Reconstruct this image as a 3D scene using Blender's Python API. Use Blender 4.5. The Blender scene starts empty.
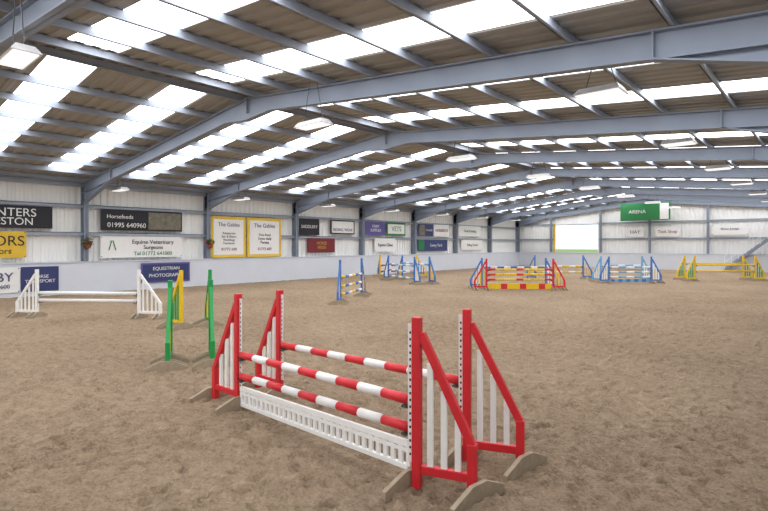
import bpy, math, random
import numpy as np
from mathutils import Vector, Matrix
random.seed(7); np.random.seed(11)
S = bpy.context.scene
COL = S.collection

# ------------------------------------------------------------------ materials
def srgb(r, g, b):
    def f(c):
        c /= 255.0
        return c/12.92 if c <= 0.04045 else ((c+0.055)/1.055)**2.4
    return (f(r), f(g), f(b), 1)

def mat(name, col, rough=0.6, metal=0.0, var=0.12, scale=6.0, emit=0.0, bump=0.0):
    m = bpy.data.materials.new(name); m.use_nodes = True
    nt = m.node_tree; b = nt.nodes["Principled BSDF"]
    b.inputs["Roughness"].default_value = rough
    b.inputs["Metallic"].default_value = metal
    tc = nt.nodes.new("ShaderNodeTexCoord")
    n = nt.nodes.new("ShaderNodeTexNoise"); n.inputs["Scale"].default_value = scale
    n.inputs["Detail"].default_value = 5
    nt.links.new(tc.outputs["Object"], n.inputs["Vector"])
    mx = nt.nodes.new("ShaderNodeMix"); mx.data_type = 'RGBA'
    mx.inputs["A"].default_value = (col[0]*(1-var), col[1]*(1-var), col[2]*(1-var), 1)
    mx.inputs["B"].default_value = (min(1, col[0]*(1+var)), min(1, col[1]*(1+var)), min(1, col[2]*(1+var)), 1)
    nt.links.new(n.outputs["Fac"], mx.inputs["Factor"])
    nt.links.new(mx.outputs["Result"], b.inputs["Base Color"])
    if emit:
        b.inputs["Emission Color"].default_value = (.95, .965, 1, 1)
        b.inputs["Emission Strength"].default_value = emit
    if bump:
        bp = nt.nodes.new("ShaderNodeBump"); bp.inputs["Strength"].default_value = 0.6
        bp.inputs["Distance"].default_value = bump
        nt.links.new(n.outputs["Fac"], bp.inputs["Height"])
        nt.links.new(bp.outputs["Normal"], b.inputs["Normal"])
    return m

M = {}
M['red'] = mat("red_paint", srgb(212, 38, 48), .45, var=.15, scale=9)
M['white'] = mat("white_paint", srgb(240, 240, 238), .5, var=.06, scale=9)
M['green'] = mat("green_paint", srgb(25, 155, 75), .45)
M['yellow'] = mat("yellow_paint", srgb(235, 195, 30), .45)
M['blue'] = mat("blue_paint", srgb(60, 120, 195), .45)
M['lblue'] = mat("light_blue_paint", srgb(120, 175, 215), .5)
M['wood'] = mat("weathered_timber", srgb(165, 150, 128), .85, var=.3, scale=14, bump=.004)
M['steel'] = mat("blue_grey_steel_paint", srgb(134, 144, 160), .5, var=.08, scale=2)
M['galv'] = mat("galvanised_purlin", srgb(160, 168, 182), .5, .0, var=.1, scale=3)
M['clad'] = mat("wall_cladding_white", srgb(240, 241, 239), .6, var=.04, scale=1.2)
M['roofm'] = mat("roof_sheet_underside", srgb(160, 157, 150), .7, var=.1, scale=1.5)
M['kick'] = mat("kick_wall_paint", srgb(212, 217, 226), .65, var=.06, scale=1.5)
M['dark'] = mat("dark_hole", srgb(30, 30, 32), .7)
M['black'] = mat("black_vinyl", srgb(28, 30, 36), .5)
M['navy'] = mat("navy_vinyl", srgb(50, 60, 110), .5)
M['purple'] = mat("purple_vinyl", srgb(95, 85, 150), .5)
M['maroon'] = mat("maroon_vinyl", srgb(120, 35, 45), .5)
M['lgreen'] = mat("green_mesh", srgb(40, 125, 70), .7)
M['gold'] = mat("gold_text", srgb(205, 160, 60), .5)
M['vyellow'] = mat("yellow_board", srgb(228, 190, 60), .5)
M['photo'] = mat("printed_picture", srgb(120, 115, 100), .5, var=.7, scale=5)
M['lampbody'] = mat("lamp_white_metal", srgb(225, 225, 225), .4)
M['tube'] = mat("lamp_diffuser", srgb(250, 250, 250), .4, emit=.8)
M['sky'] = mat("translucent_skylight", (.9, .92, .95), .4, var=.02, emit=5.8)
M['leaf'] = mat("leaves", srgb(50, 90, 40), .7, var=.4, scale=30)
M['flower'] = mat("red_petals", srgb(190, 40, 50), .6)
M['pot'] = mat("terracotta", srgb(140, 80, 55), .8)
M['grass'] = mat("grass", srgb(125, 158, 85), .9, var=.2, scale=2)
M['wire'] = mat("wire_grey", srgb(90, 92, 96), .5, .5)

def sand():
    m = bpy.data.materials.new("arena_sand"); m.use_nodes = True
    nt = m.node_tree; N = nt.nodes; L = nt.links; b = N["Principled BSDF"]
    b.inputs["Roughness"].default_value = .95
    b.inputs["Specular IOR Level"].default_value = .12
    tc = N.new("ShaderNodeTexCoord")
    def noise(s, d=6, r=.6, dist=0):
        n = N.new("ShaderNodeTexNoise"); n.inputs["Scale"].default_value = s
        n.inputs["Detail"].default_value = d; n.inputs["Roughness"].default_value = r
        n.inputs["Distortion"].default_value = dist
        L.new(tc.outputs["Object"], n.inputs["Vector"]); return n.outputs["Fac"]
    big = noise(.3, 4); mid = noise(6.5, 6, .72, .4); fine = noise(34, 5, .75)
    v = N.new("ShaderNodeTexVoronoi"); v.feature = 'SMOOTH_F1'; v.inputs["Scale"].default_value = 8
    L.new(tc.outputs["Object"], v.inputs["Vector"])
    def math_(op, a, bb):
        n = N.new("ShaderNodeMath"); n.operation = op
        for i, x in enumerate((a, bb)):
            if isinstance(x, (int, float)): n.inputs[i].default_value = x
            else: L.new(x, n.inputs[i])
        return n.outputs[0]
    h = math_('ADD', math_('MULTIPLY', mid, 1.0), math_('MULTIPLY', v.outputs["Distance"], .5))
    h = math_('ADD', h, math_('MULTIPLY', fine, .38))
    cf = math_('ADD', math_('MULTIPLY', mid, .4), math_('MULTIPLY', fine, .52))  # mottled sand tone, with pit shade painted in: the bump's low spots go darker
    cf = math_('ADD', cf, math_('MULTIPLY', big, .22))
    cr = N.new("ShaderNodeValToRGB")
    cr.color_ramp.elements[0].position = .40; cr.color_ramp.elements[0].color = (.165, .110, .068, 1)
    cr.color_ramp.elements[1].position = .74; cr.color_ramp.elements[1].color = (.55, .42, .29, 1)
    L.new(cf, cr.inputs["Fac"]); L.new(cr.outputs["Color"], b.inputs["Base Color"])
    bp = N.new("ShaderNodeBump"); bp.inputs["Strength"].default_value = 1.0
    bp.inputs["Distance"].default_value = .085
    L.new(h, bp.inputs["Height"]); L.new(bp.outputs["Normal"], b.inputs["Normal"])
    return m
M['sand'] = sand()

# ------------------------------------------------------------------ mesh builder
class MB:
    def __init__(s): s.v = []; s.f = []; s.mi = []; s.ms = []
    def m(s, k):
        if k not in s.ms: s.ms.append(k)
        return s.ms.index(k)
    def poly(s, pts, faces, k):
        o = len(s.v); s.v += [tuple(p) for p in pts]; i = s.m(k)
        for f in faces: s.f.append([o+j for j in f]); s.mi.append(i)
    def box(s, a, b, k):
        x0, y0, z0 = a; x1, y1, z1 = b
        P = [(x0,y0,z0),(x1,y0,z0),(x1,y1,z0),(x0,y1,z0),(x0,y0,z1),(x1,y0,z1),(x1,y1,z1),(x0,y1,z1)]
        s.poly(P, [(0,3,2,1),(4,5,6,7),(0,1,5,4),(1,2,6,5),(2,3,7,6),(3,0,4,7)], k)
    def beam(s, p0, p1, w, h, k, up=Vector((0,0,1))):
        p0 = Vector(p0); p1 = Vector(p1); d = (p1-p0).normalized()
        if abs(d.dot(up)) > .99: up = Vector((0,1,0))
        a = d.cross(up).normalized()*w/2; u = a.cross(d).normalized()*h/2
        P = [p0-a-u, p0+a-u, p1+a-u, p1-a-u, p0-a+u, p0+a+u, p1+a+u, p1-a+u]
        s.poly(P, [(0,3,2,1),(4,5,6,7),(0,1,5,4),(1,2,6,5),(2,3,7,6),(3,0,4,7)], k)
    def post(s, p, d, w, z0, z1, k, w2=None):
        n = Vector((-d.y, d.x, 0)); w2 = w2 or w
        c = Vector((p.x, p.y, 0))
        q = [c-d*w/2-n*w2/2, c+d*w/2-n*w2/2, c+d*w/2+n*w2/2, c-d*w/2+n*w2/2]
        P = [(a.x,a.y,z0) for a in q]+[(a.x,a.y,z1) for a in q]
        s.poly(P, [(0,3,2,1),(4,5,6,7),(0,1,5,4),(1,2,6,5),(2,3,7,6),(3,0,4,7)], k)
    def prism(s, prof, axis, t, k):
        n = len(prof); P = [p-axis*t/2 for p in prof]+[p+axis*t/2 for p in prof]
        F = [tuple(range(n-1,-1,-1)), tuple(range(n,2*n))]
        for i in range(n):
            j = (i+1) % n; F.append((i, j, n+j, n+i))
        s.poly(P, F, k)
    def cyl(s, p0, p1, r, k, n=14):
        p0 = Vector(p0); p1 = Vector(p1); d = (p1-p0).normalized()
        up = Vector((0,0,1)) if abs(d.z) < .9 else Vector((1,0,0))
        a = d.cross(up).normalized(); b = a.cross(d)
        P = []
        for q in (p0, p1):
            for i in range(n):
                t = 2*math.pi*i/n; P.append(q+a*r*math.cos(t)+b*r*math.sin(t))
        F = [tuple(range(n)), tuple(range(2*n-1, n-1, -1))]
        for i in range(n):
            j = (i+1) % n; F.append((i, n+i, n+j, j))
        s.poly(P, F, k)
    def build(s, name, parent=None, origin=(0,0,0), bevel=0):
        o = Vector(origin)
        me = bpy.data.meshes.new(name)
        me.from_pydata([tuple(Vector(v)-o) for v in s.v], [], s.f)
        for k in s.ms: me.materials.append(M[k])
        me.polygons.foreach_set("material_index", s.mi); me.update()
        ob = bpy.data.objects.new(name, me); COL.objects.link(ob)
        if parent: ob.parent = parent
        else: ob.location = o
        if bevel:
            bv = ob.modifiers.new("bevel", 'BEVEL'); bv.width = bevel; bv.segments = 2; bv.limit_method = 'ANGLE'
        return ob

def empty(name, loc):
    e = bpy.data.objects.new(name, None); e.empty_display_size = .3
    e.location = loc; COL.objects.link(e); return e

# ------------------------------------------------------------------ building geometry
RX = 12.8; XR = 27.3; Y0 = -9.6; Y1 = 50.9; XL = -0.3
BAY = 6.03
frames = [8.53+BAY*n for n in range(-3, 8)]; frames[-1] = 50.55
def zt(x):
    return 4.95+.1094*x if x < RX else 6.35-.092*(x-RX)

# ---- floor: churned sand height-field (hoof prints, ridges)
def vnoise(X, Y, s):
    gx, gy = X*s, Y*s
    x0 = np.floor(gx).astype(int); y0 = np.floor(gy).astype(int)
    fx = gx-x0; fy = gy-y0; fx = fx*fx*(3-2*fx); fy = fy*fy*(3-2*fy)
    R = vnoise.R; n = R.shape[0]
    g = lambda a, b: R[a % n, b % n]
    return (g(x0,y0)*(1-fx)+g(x0+1,y0)*fx)*(1-fy)+(g(x0,y0+1)*(1-fx)+g(x0+1,y0+1)*fx)*fy-.5
vnoise.R = np.random.rand(512, 512)
def axis(lo, hi, a, b, fine, coarse):
    pts = list(np.arange(a, b, fine))
    x = a; st = fine
    while x > lo:
        st = min(coarse, st*1.06); x -= st
        pts.append(max(x, lo))
    x = b; st = fine
    while x < hi:
        pts.append(x); st = min(coarse, st*1.03); x += st
    pts.append(hi)
    return np.array(sorted(set(np.round(pts, 5))))
ax = axis(XL, XR, 17.0, 24.8, .027, .10)
ay = axis(Y0, Y1, 1.4, 7.0, .027, .14)
GX, GY = np.meshgrid(ax, ay)
Hh = .022*vnoise(GX, GY, 1.3)+.026*vnoise(GX+31, GY+7, 4.2)+.026*vnoise(GX+3, GY+57, 9.5)+.020*vnoise(GX+9, GY+17, 18)
NP = 11000
hx = np.random.uniform(8, 27, NP); hy = np.random.uniform(0, 26, NP)
ang = np.random.uniform(0, math.pi, NP)
for x, y, a in zip(hx, hy, ang):
    i0, i1 = np.searchsorted(ax, [x-.2, x+.2]); j0, j1 = np.searchsorted(ay, [y-.2, y+.2])
    if i1 <= i0 or j1 <= j0: continue
    dx = ax[i0:i1][None, :]-x; dy = ay[j0:j1][:, None]-y
    u = dx*math.cos(a)+dy*math.sin(a); v = -dx*math.sin(a)+dy*math.cos(a)
    r = np.sqrt((u/.07)**2+(v/.052)**2)
    Hh[j0:j1, i0:i1] += -.030*np.exp(-r**3)+.013*np.exp(-((r-1.5)/.4)**2)
Hh = np.clip(Hh, -.06, .04)-.008
nx, ny = len(ax), len(ay)
co = np.stack([GX, GY, Hh], -1).reshape(-1, 3).astype(np.float32)
idx = np.arange(nx*ny).reshape(ny, nx)
fc = np.stack([idx[:-1,:-1], idx[:-1,1:], idx[1:,1:], idx[1:,:-1]], -1).reshape(-1, 4)
me = bpy.data.meshes.new("floor")
me.vertices.add(len(co)); me.vertices.foreach_set("co", co.ravel())
me.loops.add(fc.size); me.loops.foreach_set("vertex_index", fc.ravel().astype(np.int32))
me.polygons.add(len(fc)); me.polygons.foreach_set("loop_start", (np.arange(len(fc))*4).astype(np.int32))
me.polygons.foreach_set("use_smooth", np.ones(len(fc), dtype=bool))
me.update(calc_edges=True); me.validate(); me.materials.append(M['sand'])
fl = bpy.data.objects.new("floor", me); COL.objects.link(fl)

def prof(a, bnd, p=.3, d=.035):
    out = []; x = a
    while x < bnd:
        for dx, h in ((0,0),(.12,0),(.15,d),(.26,d)):
            if x+dx < bnd: out.append((x+dx, h))
        x += p
    out.append((bnd, 0)); return out

SK = []
for f0 in frames[:-1]:
    for off in (1.75, 4.65): SK.append((f0+off-.52, f0+off+.52))
ROOF = .22
SL = [(1.1, 12.3), (13.3, 25.9)]
cb = MB()
pr = prof(Y0, Y1, .33, -.035)
def insk(y0, y1):
    m = (y0+y1)/2
    return any(a < m < c for a, c in SK)
ys = sorted(set([p[0] for p in pr]+[q for s_ in SK for q in s_]))
def ph(y):
    for (a, ha), (c, hc) in zip(pr, pr[1:]):
        if a <= y <= c: return ha+(hc-ha)*(y-a)/max(1e-6, c-a)
    return 0
for x0, x1, sk in ((XL, 1.1, 0), (1.1, 12.3, 1), (12.3, RX, 0), (RX, 13.3, 0), (13.3, 25.9, 1), (25.9, XR, 0)):
    za = zt(x0+1e-6)+ROOF; zb = zt(x1-1e-6)+ROOF
    for ya, yb in zip(ys, ys[1:]):
        if yb-ya < 1e-5 or (sk and insk(ya, yb)): continue
        ha, hb = ph(ya), ph(yb)
        cb.poly([(x0,ya,za+ha),(x1,ya,zb+ha),(x1,yb,zb+hb),(x0,yb,za+hb)], [(3,2,1,0)], 'roofm')
cb.build("ceiling")
sb = MB()
for a, c in SK:
    for x0, x1 in SL:
        za, zb = zt(x0)+ROOF-.01, zt(x1)+ROOF-.01
        sb.poly([(x0,a,za),(x1,a,zb),(x1,c,zb),(x0,c,za)], [(3,2,1,0)], 'sky')
sb.build("roof_skylight")

pb = MB()
xs = [.15+1.5*i for i in range(9)]; xs[-1] = 12.45
xs += [13.15+1.5*i for i in range(10)]; xs[-1] = 26.9
for x in xs:
    z = zt(x)+.01
    pb.box((x-.01, Y0, z), (x+.01, Y1, z+.19), 'galv')
    pb.box((x-.01, Y0, z), (x+.06, Y1, z+.012), 'galv')
    pb.box((x-.06, Y0, z+.18), (x+.01, Y1, z+.192), 'galv')
pb.build("roof_purlins")

def portal(y, last=False):
    e = empty("portal_frame", (0, y, 0))
    b = MB()
    pts = [(-.28,.95),(3.0,.44),(11.7,.42),(RX,.62),(13.9,.42),(23.4,.44),(XR-.02,1.1)]
    P = [(x, zt(x), zt(x)-d) for x, d in pts]
    for (xa, ta, ba), (xb, tb, bb) in zip(P, P[1:]):
        w = .012
        b.poly([(xa,y-w,ba),(xb,y-w,bb),(xb,y-w,tb),(xa,y-w,ta),(xa,y+w,ba),(xb,y+w,bb),(xb,y+w,tb),(xa,y+w,ta)],
               [(0,1,2,3),(7,6,5,4),(0,4,5,1),(3,2,6,7),(0,3,7,4),(1,5,6,2)], 'steel')
        for z0, z1, s_ in ((ta, tb, -1), (ba, bb, 1)):
            w = .1; t = .025*s_
            b.poly([(xa,y-w,z0),(xb,y-w,z1),(xb,y+w,z1),(xa,y+w,z0),(xa,y-w,z0+t),(xb,y-w,z1+t),(xb,y+w,z1+t),(xa,y+w,z0+t)],
                   [(0,3,2,1),(4,5,6,7),(0,1,5,4),(1,2,6,5),(2,3,7,6),(3,0,4,7)], 'steel')
    # haunch: continuation of the rafter's own bottom flange above the cut haunch piece
    for (xa, da), (xb, db) in (((-.28,.44),(3.0,.44)), ((23.4,.44),(XR-.02,.44))):
        b.beam((xa, y, zt(xa)-da), (xb, y, zt(xb)-db), .2, .02, 'steel')
    for x in (.2, 3.0, RX-.015, 23.4):
        b.box((x, y-.095, zt(x)-(.9 if x < 1 else .42)), (x+.03, y+.095, zt(x)-.02), 'steel')
    b.build("rafter", e, (0, y, 0))
    for xa, xb in ((-.28, .12), (XR-.42, XR-.02)):
        c = MB()
        c.box((xa, y-.1, 0), (xa+.025, y+.1, zt(xa)-.1), 'steel')
        c.box((xb-.025, y-.1, 0), (xb, y+.1, zt(xb)-.1), 'steel')
        c.box((xa, y-.012, 0), (xb, y+.012, zt(xb)-.1), 'steel')
        for z in (3.0, 4.1): c.box((xa, y-.09, z), (xb, y+.09, z+.02), 'steel')
        c.build("column", e, (0, y, 0))
    if last:
        b = MB()
        for x in (3.6, 8.5, RX, 17.3, 22.2):
            b.box((x-.09, y-.1, 0), (x+.09, y-.08, zt(x)-.4), 'steel'); b.box((x-.01, y-.1, 0), (x+.01, y+.1, zt(x)-.4), 'steel')
            b.box((x-.09, y+.08, 0), (x+.09, y+.1, zt(x)-.4), 'steel')
        b.build("gable_post", e, (0, y, 0))
for y in frames: portal(y, y == frames[-1])

b = MB(); b.box((-.29, Y0, 4.78), (-.12, Y1, 4.98), 'galv'); b.box((XR-.2, Y0, 4.7), (XR-.02, Y1, 4.88), 'galv'); b.build("trim_1")

def clad_x(X, z0, z1, sgn):
    b = MB(); p = prof(Y0, Y1, .3, .035)
    for (a, ha), (c, hc) in zip(p, p[1:]):
        b.poly([(X+sgn*ha,a,z0),(X+sgn*hc,c,z0),(X+sgn*hc,c,z1),(X+sgn*ha,a,z1)], [(0,1,2,3)], 'clad')
    return b
b = clad_x(XL, 0, zt(XL)+ROOF, -1)
for z in (2.7, 3.95):
    b.box((XL, Y0, z), (XL+.16, Y1, z+.03), 'galv'); b.box((XL+.14, Y0, z-.12), (XL+.16, Y1, z+.03), 'galv')
b.build("wall_left")
b = clad_x(XR, 0, zt(XR)+ROOF, 1); b.build("wall_right")
DX0, DX1, DZ0, DZ1 = 3.95, 8.2, 1.41, 4.2
def gable(name, Y, sgn, door):
    b = MB(); p = prof(XL, XR, .3, .035)
    xs_ = sorted(set([q[0] for q in p]+[RX, DX0, DX1]))
    def h(x):
        for (a, ha), (c, hc) in zip(p, p[1:]):
            if a <= x <= c: return ha+(hc-ha)*(x-a)/max(1e-6, c-a)
        return 0
    for a, c in zip(xs_, xs_[1:]):
        if c-a < 1e-5: continue
        ya, yb = Y+sgn*h(a), Y+sgn*h(c)
        segs = [(0, 0, zt(a)+ROOF, zt(c)+ROOF)]
        if door and a >= DX0-1e-4 and c <= DX1+1e-4:
            segs = [(0, 0, DZ0, DZ0), (DZ1, DZ1, zt(a)+ROOF, zt(c)+ROOF)]
        for z0, z0b, z1, z1b in segs:
            b.poly([(a,ya,z0),(c,yb,z0b),(c,yb,z1b),(a,ya,z1)], [(3,2,1,0)], 'clad')
    if door:
        for z, xa, xb in ((2.75, XL, DX0-.2), (2.75, DX1+.2, XR), (4.25, XL, XR)):
            b.box((xa, Y-.12, z), (xb, Y, z+.03), 'galv'); b.box((xa, Y-.12, z-.12), (xb, Y-.1, z+.03), 'galv')
    b.build(name)
gable("wall_back", Y1, 1, True)
gable("wall_front", Y0, -1, False)

b = MB(); KH = 1.37
b.poly([(.22,Y0,-.1),(.22,Y1,-.1),(.13,Y1,KH),(.13,Y0,KH),(-.28,Y0,KH),(-.28,Y1,KH)], [(0,1,2,3),(3,2,5,4)], 'kick')
b.box((-.28, Y0, KH), (.17, Y1, KH+.04), 'kick')
b.build("kicking_wall_left")
b = MB()
b.box((.22, Y1-.62, -.1), (XR-.2, Y1-.5, KH), 'kick'); b.box((.17, Y1-.66, KH), (XR-.2, Y1-.46, KH+.04), 'kick')
b.build("kicking_wall_back")
b = MB(); b.box((XR-.3, Y0, -.1), (XR-.2, Y1-.7, KH), 'kick'); b.build("kicking_wall_right")

b = MB()
b.box((DX0-.17, Y1-.2, DZ0), (DX0, Y1-.13, DZ1+.12), 'vyellow')
b.box((DX1, Y1-.2, DZ0), (DX1+.12, Y1-.13, DZ1+.12), 'white')
b.box((DX0-.17, Y1-.2, DZ1), (DX1+.12, Y1-.13, DZ1+.12), 'white')
b.build("door_1")
b = MB(); b.poly([(-60,Y1+.3,-.05),(90,Y1+.3,-.05),(90,190,.6),(-60,190,.6)], [(0,1,2,3)], 'grass'); b.build("grass_field")

# ---- viewing stairs with railing on the back wall
o = (20.2, Y1-.95, 1.9); e = empty("gallery_staircase", o)
b = MB()
n = 13; xa, xb, za, zb = 18.6, 21.9, .25, 3.1
for yy in (Y1-1.25, Y1-.72):
    b.beam((xa, yy, za-.1), (xb, yy, zb-.1), .05, .22, 'steel')
for i in range(n):
    t = (i+.5)/n; x = xa+(xb-xa)*t; z = za+(zb-za)*t
    b.box((x-.14, Y1-1.25, z-.02), (x+.14, Y1-.72, z+.02), 'galv')
b.box((xb-.05, Y1-1.27, zb-.06), (xb+3.0, Y1-.7, zb+.0), 'galv')
for x in (xb+.1, xb+2.8): b.box((x-.04, Y1-1.2, -.05), (x+.04, Y1-1.12, zb), 'steel')
for x in (xa+.02,): b.box((x-.05, Y1-1.27, -.05), (x+.05, Y1-.7, za), 'steel')
b.build("stair_flight", e, o)
b = MB()
for hh in (.5, 1.0):
    b.beam((xa, Y1-1.26, za+hh), (xb, Y1-1.26, zb+hh), .045, .045, 'white')
    b.beam((xb, Y1-1.26, zb+hh), (xb+3.0, Y1-1.26, zb+hh), .045, .045, 'white')
for i in range(8):
    t = i/7; x = xa+(xb-xa)*t; z = za+(zb-za)*t; b.box((x-.02, Y1-1.28, z-.05), (x+.02, Y1-1.24, z+1.0), 'white')
for i in range(1, 5):
    x = xb+3.0*i/4; b.box((x-.02, Y1-1.28, zb-.05), (x+.02, Y1-1.24, zb+1.0), 'white')
b.build("handrail", e, o)

# ------------------------------------------------------------------ lamps
def lamp(x, y, z, lx=1.0, ly=.42):
    e = empty("hanging_light", (x, y, z)); b = MB()
    P = [(x-lx/2,y-ly/2,z),(x+lx/2,y-ly/2,z),(x+lx/2,y+ly/2,z),(x-lx/2,y+ly/2,z),
         (x-lx*.42,y-ly*.3,z+.12),(x+lx*.42,y-ly*.3,z+.12),(x+lx*.42,y+ly*.3,z+.12),(x-lx*.42,y+ly*.3,z+.12)]
    b.poly(P, [(0,3,2,1),(4,5,6,7),(0,1,5,4),(1,2,6,5),(2,3,7,6),(3,0,4,7)], 'lampbody')
    b.build("housing", e, (x, y, z))
    b = MB(); b.box((x-lx*.46, y-ly*.4, z-.015), (x+lx*.46, y+ly*.4, z-.002), 'tube'); b.build("diffuser", e, (x, y, z))
    b = MB()
    for s_ in (-1, 1):
        b.cyl((x+s_*lx*.35, y, z+.11), (x+s_*lx*.12, y, zt(x)+.1), .01, 'wire', 6)
    b.build("suspension_wires", e, (x, y, z))
for f in frames[1:-1]:
    lamp(15.9, f-.25 if f < 10 else f+.3, 5.05)
    lamp(22.3, f+1.0, 4.85, .8, .6)
    lamp(2.3, f+.6, 4.5)

# ------------------------------------------------------------------ show jumps
def wing(par, o, tall, short, cp, cs, h=1.5, hs=.40, npick=3, strip=True, w=.08, fn=None, mode=0):
    t = Vector((tall[0], tall[1], 0)); s_ = Vector((short[0], short[1], 0))
    d = (s_-t).normalized()
    n = Vector((fn[0], fn[1], 0)).normalized() if fn else Vector((-d.y, d.x, 0))
    b = MB(); Z = Vector((0,0,1))
    b.post(t, d, w, .0, h, cp); b.post(s_, d, w, .0, hs+.06, cp)
    b.beam(t+d*w*.5+Z*(h-.14), s_+Z*(hs+.04), .065, .07, cp)
    b.beam(t+Z*.17, s_+Z*.17, .06, .075, cp)
    b.build("wing_frame", par, o, .006)
    b = MB()
    for i in range(npick):
        q = (i+1)/(npick+1); p = t.lerp(s_, q)
        zt_ = (h-.14)*(1-q)+(hs+.04)*q
        b.post(p, d, .055 if npick < 4 else .045, .14, zt_-.03, cs, .03)
    b.build("wing_pickets", par, o, .003)
    b = MB()
    nd = Vector((n.y, -n.x, 0))
    for p, sides in ((t, (-1,) if fn else (-1, 1)), (s_, (1,) if fn else (-1, 1))):
        for sd in sides:
            sg = 1 if nd.dot(d) > 0 else -1
            c = p+nd*sg*sd*(w*.5+.024)
            pr_ = [(-.34,-.04),(.34,-.04),(.34,.045),(.09,.15),(-.09,.15),(-.34,.045)]
            b.prism([c+n*a+Z*z for a, z in pr_], nd, .046 if fn else .034, 'wood')
    b.build("wing_feet", par, o, .004)
    if strip:
        b = MB(); c = t-d*(w*.5+.022)
        b.post(c, d, .044, .22, h-.06, 'white', .012)
        z = .28
        while z < h-.1:
            b.post(c, d, .016, z, z+.022, 'dark', .016); z += .06
        b.build("keyhole_track", par, o)
    return d

def pole(par, o, p0, p1, cols, n, r=.05, cups=True):
    p0 = Vector(p0); p1 = Vector(p1); b = MB()
    for i in range(n):
        b.cyl(p0.lerp(p1, i/n), p0.lerp(p1, (i+1)/n), r, cols[i % len(cols)])
    ob = b.build("jump_pole", par, o)
    for f in ob.data.polygons:
        f.use_smooth = len(f.vertices) == 4
    if cups:
        b = MB()
        d = (p1-p0).normalized()
        for p, s_ in ((p0, 1), (p1, -1)):
            c = p+d*.03*s_-Vector((0,0,r+.012))
            b.beam(c-d*.03, c+d*.03, .1, .02, 'wire')
            b.beam(c-d*.05*s_+Vector((0,0,-.03)), c-d*.05*s_+Vector((0,0,.06)), .05, .02, 'wire')
        b.build("pole_cups", par, o)

def lerp2(a, b_, t): return (a[0]+(b_[0]-a[0])*t, a[1]+(b_[1]-a[1])*t)
def ins(a, b_, m=.09):
    L_ = math.hypot(b_[0]-a[0], b_[1]-a[1]); return lerp2(a, b_, m/L_), lerp2(a, b_, 1-m/L_)

# --- red & white oxer
A, As = (22.70, 3.62), (23.17, 3.78)
B, Bs = (22.72, 4.41), (23.20, 4.60)
C, Cs = (19.51, 3.86), (18.95, 3.86)
D, Ds = (19.47, 4.57), (18.93, 4.59)
o = (21.1, 4.1, 0); e = empty("show_jump_fence", o)
FN = (.12, 1)
wing(e, o, A, As, 'red', 'white', h=1.51, fn=FN); wing(e, o, B, Bs, 'red', 'white', h=1.51, fn=FN)
wing(e, o, C, Cs, 'red', 'white', fn=FN); wing(e, o, D, Ds, 'red', 'white', fn=FN)
c0, a0 = ins(C, A); d0, b0 = ins(D, B)
pole(e, o, (*d0, .72), (*b0, .78), ['red', 'white'], 9, .046)
pole(e, o, (*c0, .70), (*a0, .76), ['red', 'white'], 9, .046)
pole(e, o, (*c0, .42), (*a0, .51), ['red', 'white'], 9, .046)
b = MB(); n = 30
P0 = Vector((*lerp2(C, A, .03), 0)); P1 = Vector((*lerp2(C, A, .97), 0)); dz0, dz1 = .03, .13
def fp(t, z): return P0.lerp(P1, t)+Vector((0, 0, dz0+(dz1-dz0)*t+z))
b.beam(fp(0, .232), fp(1, .232), .035, .055, 'white')
b.beam(fp(0, .172), fp(1, .172), .03, .035, 'white')
b.beam(fp(0, .022), fp(1, .022), .04, .044, 'white')
for i in range(n+1):
    t = i/n; b.beam(fp(t, .03), fp(t, .25), .045, .026, 'white', Vector((0, 1, 0)))
b.build("picket_filler", e, o)

def jump(name, L0, L1, R0, R1, cp, cs, poles, cols, n=7, back=None, h=1.5, strip=False, filler=None, np_=3, bcols=None):
    o = ((L0[0]+R0[0])/2, (L0[1]+R0[1])/2, 0); e = empty(name, o)
    wing(e, o, L0, L1, cp, cs, h=h, strip=strip, npick=np_); wing(e, o, R0, R1, cp, cs, h=h, strip=strip, npick=np_)
    p, q = ins(L0, R0)
    for z in poles: pole(e, o, (*p, z), (*q, z), cols, n)
    if filler:
        z0, z1, k = filler; b = MB()
        a_ = Vector((*p, 0)); c_ = Vector((*q, 0)); m = 10
        Z = Vector((0,0,1))
        for i in range(m):
            b.beam(a_.lerp(c_, i/m)+Z*(z0+z1)/2, a_.lerp(c_, (i+1)/m)+Z*(z0+z1)/2, .03, z1-z0, k[i % len(k)])
        b.build("filler_board", e, o)
    if back:
        dx, dy, bc = back
        s_ = lambda a: (a[0]+dx, a[1]+dy)
        wing(e, o, s_(L0), s_(L1), bc[0], bc[1], h=h, strip=strip, npick=np_); wing(e, o, s_(R0), s_(R1), bc[0], bc[1], h=h, strip=strip, npick=np_)
        pole(e, o, (*s_(p), poles[0]+.05), (*s_(q), poles[0]+.05), bcols or cols, n)
    return e

for (t_, s_, cc) in (((16.30,4.50),(16.78,4.22),('green','yellow')), ((16.71,5.08),(17.2,4.83),('green','green')),
                 ((12.80,6.50),(12.36,6.42),('yellow','green')), ((13.0,7.2),(12.55,7.35),('green','yellow'))):
    o = (t_[0], t_[1], 0); e = empty("jump_wing", o)
    wing(e, o, t_, s_, cc[0], cc[1], strip=False)
jump("show_jump_fence", (7.5,4.7), (7.0,4.33), (10.07,6.6), (10.6,6.99), 'white', 'white', [.72,.50], ['white'], 1, h=1.42, np_=4)
jump("show_jump_fence", (11.6,13.3), (11.95,12.85), (10.5,15.6), (10.2,16.1), 'blue', 'yellow', [.95,.6,.3], ['yellow','blue','white'], 6, h=1.6)
jump("show_jump_fence", (4.8,23.9), (4.25,24.15), (8.0,22.4), (8.55,22.15), 'blue', 'white', [1.0,.65,.3], ['lblue','white'], 7, back=(.4,.85,('blue','yellow')))
jump("show_jump_fence", (2.6,25.6), (2.1,25.9), (4.4,27.2), (4.9,27.6), 'yellow', 'blue', [.8,.4], ['red','white'], 7)
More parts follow.
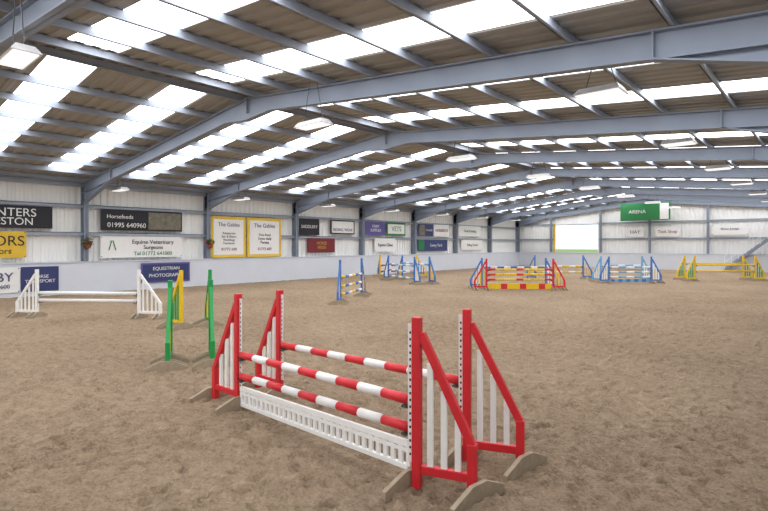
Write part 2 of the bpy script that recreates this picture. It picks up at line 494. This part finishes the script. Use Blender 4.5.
jump("show_jump_fence", (12.9,21.7), (12.5,21.3), (15.3,23.8), (15.7,24.15), 'red', 'yellow', [.98,.74,.5], ['red','yellow','yellow','yellow'], 9, back=(-.75,.85,('blue','white')), filler=(.05,.3,['yellow','yellow','red']), bcols=['blue','white'])
jump("show_jump_fence", (15.8,30.2), (15.45,29.85), (17.6,31.8), (18.0,32.15), 'blue', 'white', [.9,.62,.35], ['white','lblue'], 5, back=(-.7,.8,('lblue','white')), filler=(.06,.22,['blue','lblue']))
jump("show_jump_fence", (19.1,35.3), (18.75,34.95), (21.8,37.7), (22.2,38.05), 'yellow', 'green', [.95,.6], ['yellow'], 1, back=(-.7,.9,('yellow','green')))
jump("show_jump_fence", (11.0,31.0), (10.6,30.7), (13.4,32.8), (13.8,33.2), 'blue', 'yellow', [.8,.45], ['yellow','white'], 7)

# ------------------------------------------------------------------ banners
def text(par, s_, loc, wid, hgt, k, rot):
    cu = bpy.data.curves.new("lettering", 'FONT'); cu.body = s_; cu.align_x = 'CENTER'; cu.align_y = 'CENTER'
    cu.size = 1; cu.extrude = .004; cu.materials.append(M[k])
    ob = bpy.data.objects.new("lettering", cu); COL.objects.link(ob)
    bpy.context.view_layer.update()
    dx, dy = max(ob.dimensions.x, .01), max(ob.dimensions.y, .01)
    sc = min(wid/dx, hgt/dy)
    ob.scale = (sc, sc, 1); ob.rotation_euler = rot; ob.parent = par
    ob.location = Vector(loc)-par.location
def banner(y0, y1, z0, z1, bg, lines=(), inner=None, X=-.09, split=None, wall='L', name="advertising_banner", hang=None):
    b = MB(); rot = (math.pi/2, 0, math.pi/2) if wall == 'L' else (math.pi/2, 0, 0)
    def bx(a0, a1, c0, c1, off, k):
        if wall == 'L': b.box((X+off-.02, a0, c0), (X+off, a1, c1), k)
        else: b.box((a0, X-off, c0), (a1, X-off+.02, c1), k)
    bx(y0, y1, z0, z1, 0, bg)
    if inner: bx(y0+inner[1], y1-inner[1], z0+inner[1], z1-inner[1], .012, inner[0])
    if split: bx(y0+(y1-y0)*split[0], y0+(y1-y0)*split[1], z0+.08, z1-.08, .013, split[2])
    for a in (y0+.05, y1-.05):
        for c in (z0+.05, z1-.05): bx(a-.02, a+.02, c-.02, c+.02, .008, 'wire')
    if hang:
        for a in (y0+.3, y1-.3): b.cyl((a, X+.01, z1-.02), (a, X+.01, zt(a)+.05), .015, 'wire', 6)
    org = (X, (y0+y1)/2, (z0+z1)/2) if wall == 'L' else ((y0+y1)/2, X, (z0+z1)/2)
    ob = b.build(name, None, org)
    for s_, u, v, w_, h_, k in lines:
        a = y0+(y1-y0)*u; z = z0+(z1-z0)*v
        loc = (X+.02, a, z) if wall == 'L' else (a, X-.02, z)
        text(ob, s_, loc, (y1-y0)*w_, (z1-z0)*h_, k, rot)

banner(3.2, 7.26, 2.86, 3.80, 'black', [("CARPENTERS", .5, .68, .9, .36, 'white'), ("PRESTON", .6, .28, .6, .32, 'white')])
banner(3.4, 6.3, 1.62, 2.72, 'vyellow', [("TAYLORS", .55, .62, .85, .4, 'black'), ("Solicitors", .6, .25, .5, .22, 'black')], inner=('vyellow', .06))
banner(3.5, 6.0, .2, 1.24, 'white', [("FRISBY", .6, .6, .6, .35, 'navy'), ("Tel 01772 600", .6, .25, .6, .15, 'navy')], X=.25)
banner(6.03, 7.4, .2, 1.24, 'navy', [("HORSE\nTRANSPORT", .5, .5, .8, .5, 'white')], X=.25)
banner(9.2, 13.15, 2.84, 3.84, 'black', [("Horsefeeds", .22, .65, .3, .3, 'white'), ("01995 640960", .3, .25, .45, .25, 'white')], split=(.56, .98, 'photo'))
banner(9.2, 13.15, 1.55, 2.56, 'white', [("Equine Veterinary", .62, .74, .6, .26, 'black'), ("Surgeons", .62, .48, .35, .24, 'black'), ("Tel 01772 641000", .62, .18, .6, .18, 'lgreen'), ("/\\", .13, .55, .2, .45, 'lgreen')])
banner(10.9, 13.4, .3, 1.27, 'purple', [("EQUESTRIAN", .5, .7, .7, .2, 'white'), ("PHOTOGRAPHY", .5, .35, .7, .2, 'white')], X=.25, inner=('navy', .08))
banner(14.8, 17.0, 1.45, 3.74, 'vyellow', [("The Gables", .5, .8, .62, .13, 'navy'), ("Restaurant\nBar & Bistro\nWeddings\nFunctions", .5, .47, .42, .3, 'black'), ("01772 600", .5, .2, .5, .07, 'maroon')], inner=('white', .16))
banner(17.08, 19.5, 1.45, 3.74, 'vyellow', [("The Gables", .5, .8, .62, .13, 'navy'), ("Fine food\nOpen daily\nParties", .5, .47, .42, .26, 'black'), ("01772 600", .5, .2, .5, .07, 'maroon')], inner=('white', .16))
banner(20.9, 22.6, 2.8, 3.85, 'black', [("SADDLERY", .5, .5, .8, .3, 'white')])
banner(21.6, 24.0, 1.65, 2.6, 'maroon', [("HORSE\nFEEDS", .5, .5, .6, .5, 'gold')], inner=('maroon', .06))
banner(23.6, 25.9, 2.9, 3.85, 'black', [("RIDING WEAR", .5, .3, .8, .25, 'navy')], split=(.05, .95, 'white'))
banner(27.0, 29.2, 2.87, 3.88, 'purple', [("FARM\nSUPPLIES", .5, .5, .7, .5, 'white')])
banner(29.35, 31.6, 2.87, 3.88, 'lgreen', [("VETS", .5, .5, .5, .4, 'lgreen')], inner=('white', .14))
banner(28.0, 30.4, 1.65, 2.65, 'white', [("Equine Clinic", .5, .5, .8, .3, 'navy')])
banner(33.2, 35.3, 2.87, 3.88, 'navy', [("TRAILERS", .72, .5, .45, .3, 'white')], split=(.1, .45, 'photo'))
banner(35.4, 37.7, 2.87, 3.88, 'white', [("HORSEBOX", .5, .5, .8, .3, 'maroon')])
banner(33.2, 37.4, 1.65, 2.6, 'navy', [("Livery Yard", .6, .5, .65, .35, 'white')], split=(.02, .2, 'lgreen'))
banner(39.2, 43.0, 2.95, 3.9, 'white', [("Feeds & Bedding", .5, .5, .8, .3, 'lgreen')])
banner(39.6, 43.4, 1.7, 2.6, 'white', [("Riding School", .5, .5, .8, .35, 'maroon')], inner=('white', .08))
YB = Y1-.42
banner(10.9, 12.3, 2.9, 3.75, 'white', [("HAY", .5, .5, .6, .35, 'navy')], X=YB, wall='B')
banner(13.3, 15.2, 2.9, 3.75, 'white', [("Tack Shop", .5, .5, .8, .4, 'maroon')], X=YB, wall='B')
banner(17.6, 20.1, 3.0, 3.8, 'white', [("Show Jumps", .5, .6, .8, .3, 'navy')], X=YB, wall='B')
banner(10.5, 14.6, 4.35, 5.9, 'lgreen', [("ARENA", .35, .5, .35, .25, 'white')], X=Y1-1.0, wall='B', split=(.8, .97, 'white'), name="green_sponsor_board", hang=True)

def basket(y):
    z = KH+.04+.75; x = .22; e = empty("hanging_flower_basket", (x, y, z)); b = MB()
    n = 10; P = []; F = []
    for r, zz in ((.05,-.2),(.13,-.14),(.17,0)):
        for i in range(n):
            a = 2*math.pi*i/n; P.append((x+r*math.cos(a), y+r*math.sin(a), z+zz))
    for j in range(2):
        for i in range(n):
            k = (i+1) % n; F.append((j*n+i, j*n+k, (j+1)*n+k, (j+1)*n+i))
    F.append(tuple(range(n-1,-1,-1))); F.append(tuple(range(2*n, 3*n)))
    b.poly(P, F, 'pot'); b.build("basket_pot", e, (x, y, z))
    b = MB()
    for i in range(160):
        v = Vector((random.gauss(0,1), random.gauss(0,1), random.gauss(0,1))).normalized()*random.uniform(.12,.27)
        c = Vector((x, y, z+.1))+Vector((v.x*.7, v.y, v.z))
        a = Vector((random.uniform(-1,1), random.uniform(-1,1), random.uniform(-1,1))).normalized()*.045
        q = v.normalized().cross(a).normalized()*.04
        b.poly([c-a, c+q, c+a, c-q], [(0,1,2,3)], 'flower' if i % 4 == 0 else 'leaf')
    b.build("foliage", e, (x, y, z))
    b = MB(); b.cyl((.12, y, z+.5), (x, y, z+.5), .01, 'wire', 6); b.cyl((x, y, z+.5), (x, y, z), .006, 'wire', 6); b.build("bracket", e, (x, y, z))
basket(8.53); basket(14.56)

# ------------------------------------------------------------------ world, camera
w = bpy.data.worlds.new("overcast_sky"); S.world = w; w.use_nodes = True
nt = w.node_tree; bg = nt.nodes["Background"]
bg.inputs["Color"].default_value = (.9, .95, 1, 1); bg.inputs["Strength"].default_value = 1.5

cd = bpy.data.cameras.new("camera"); cam = bpy.data.objects.new("camera", cd); COL.objects.link(cam)
cam.location = (25.5, 0, 2.15)
cam.rotation_euler = (math.pi/2, 0, math.atan2(.661, .75))
cd.lens = 515/768*36; cd.sensor_width = 36; cd.shift_y = -10.5/768
cd.clip_end = 400
S.camera = cam
S.view_settings.view_transform = 'Standard'
S.view_settings.exposure = 0.0
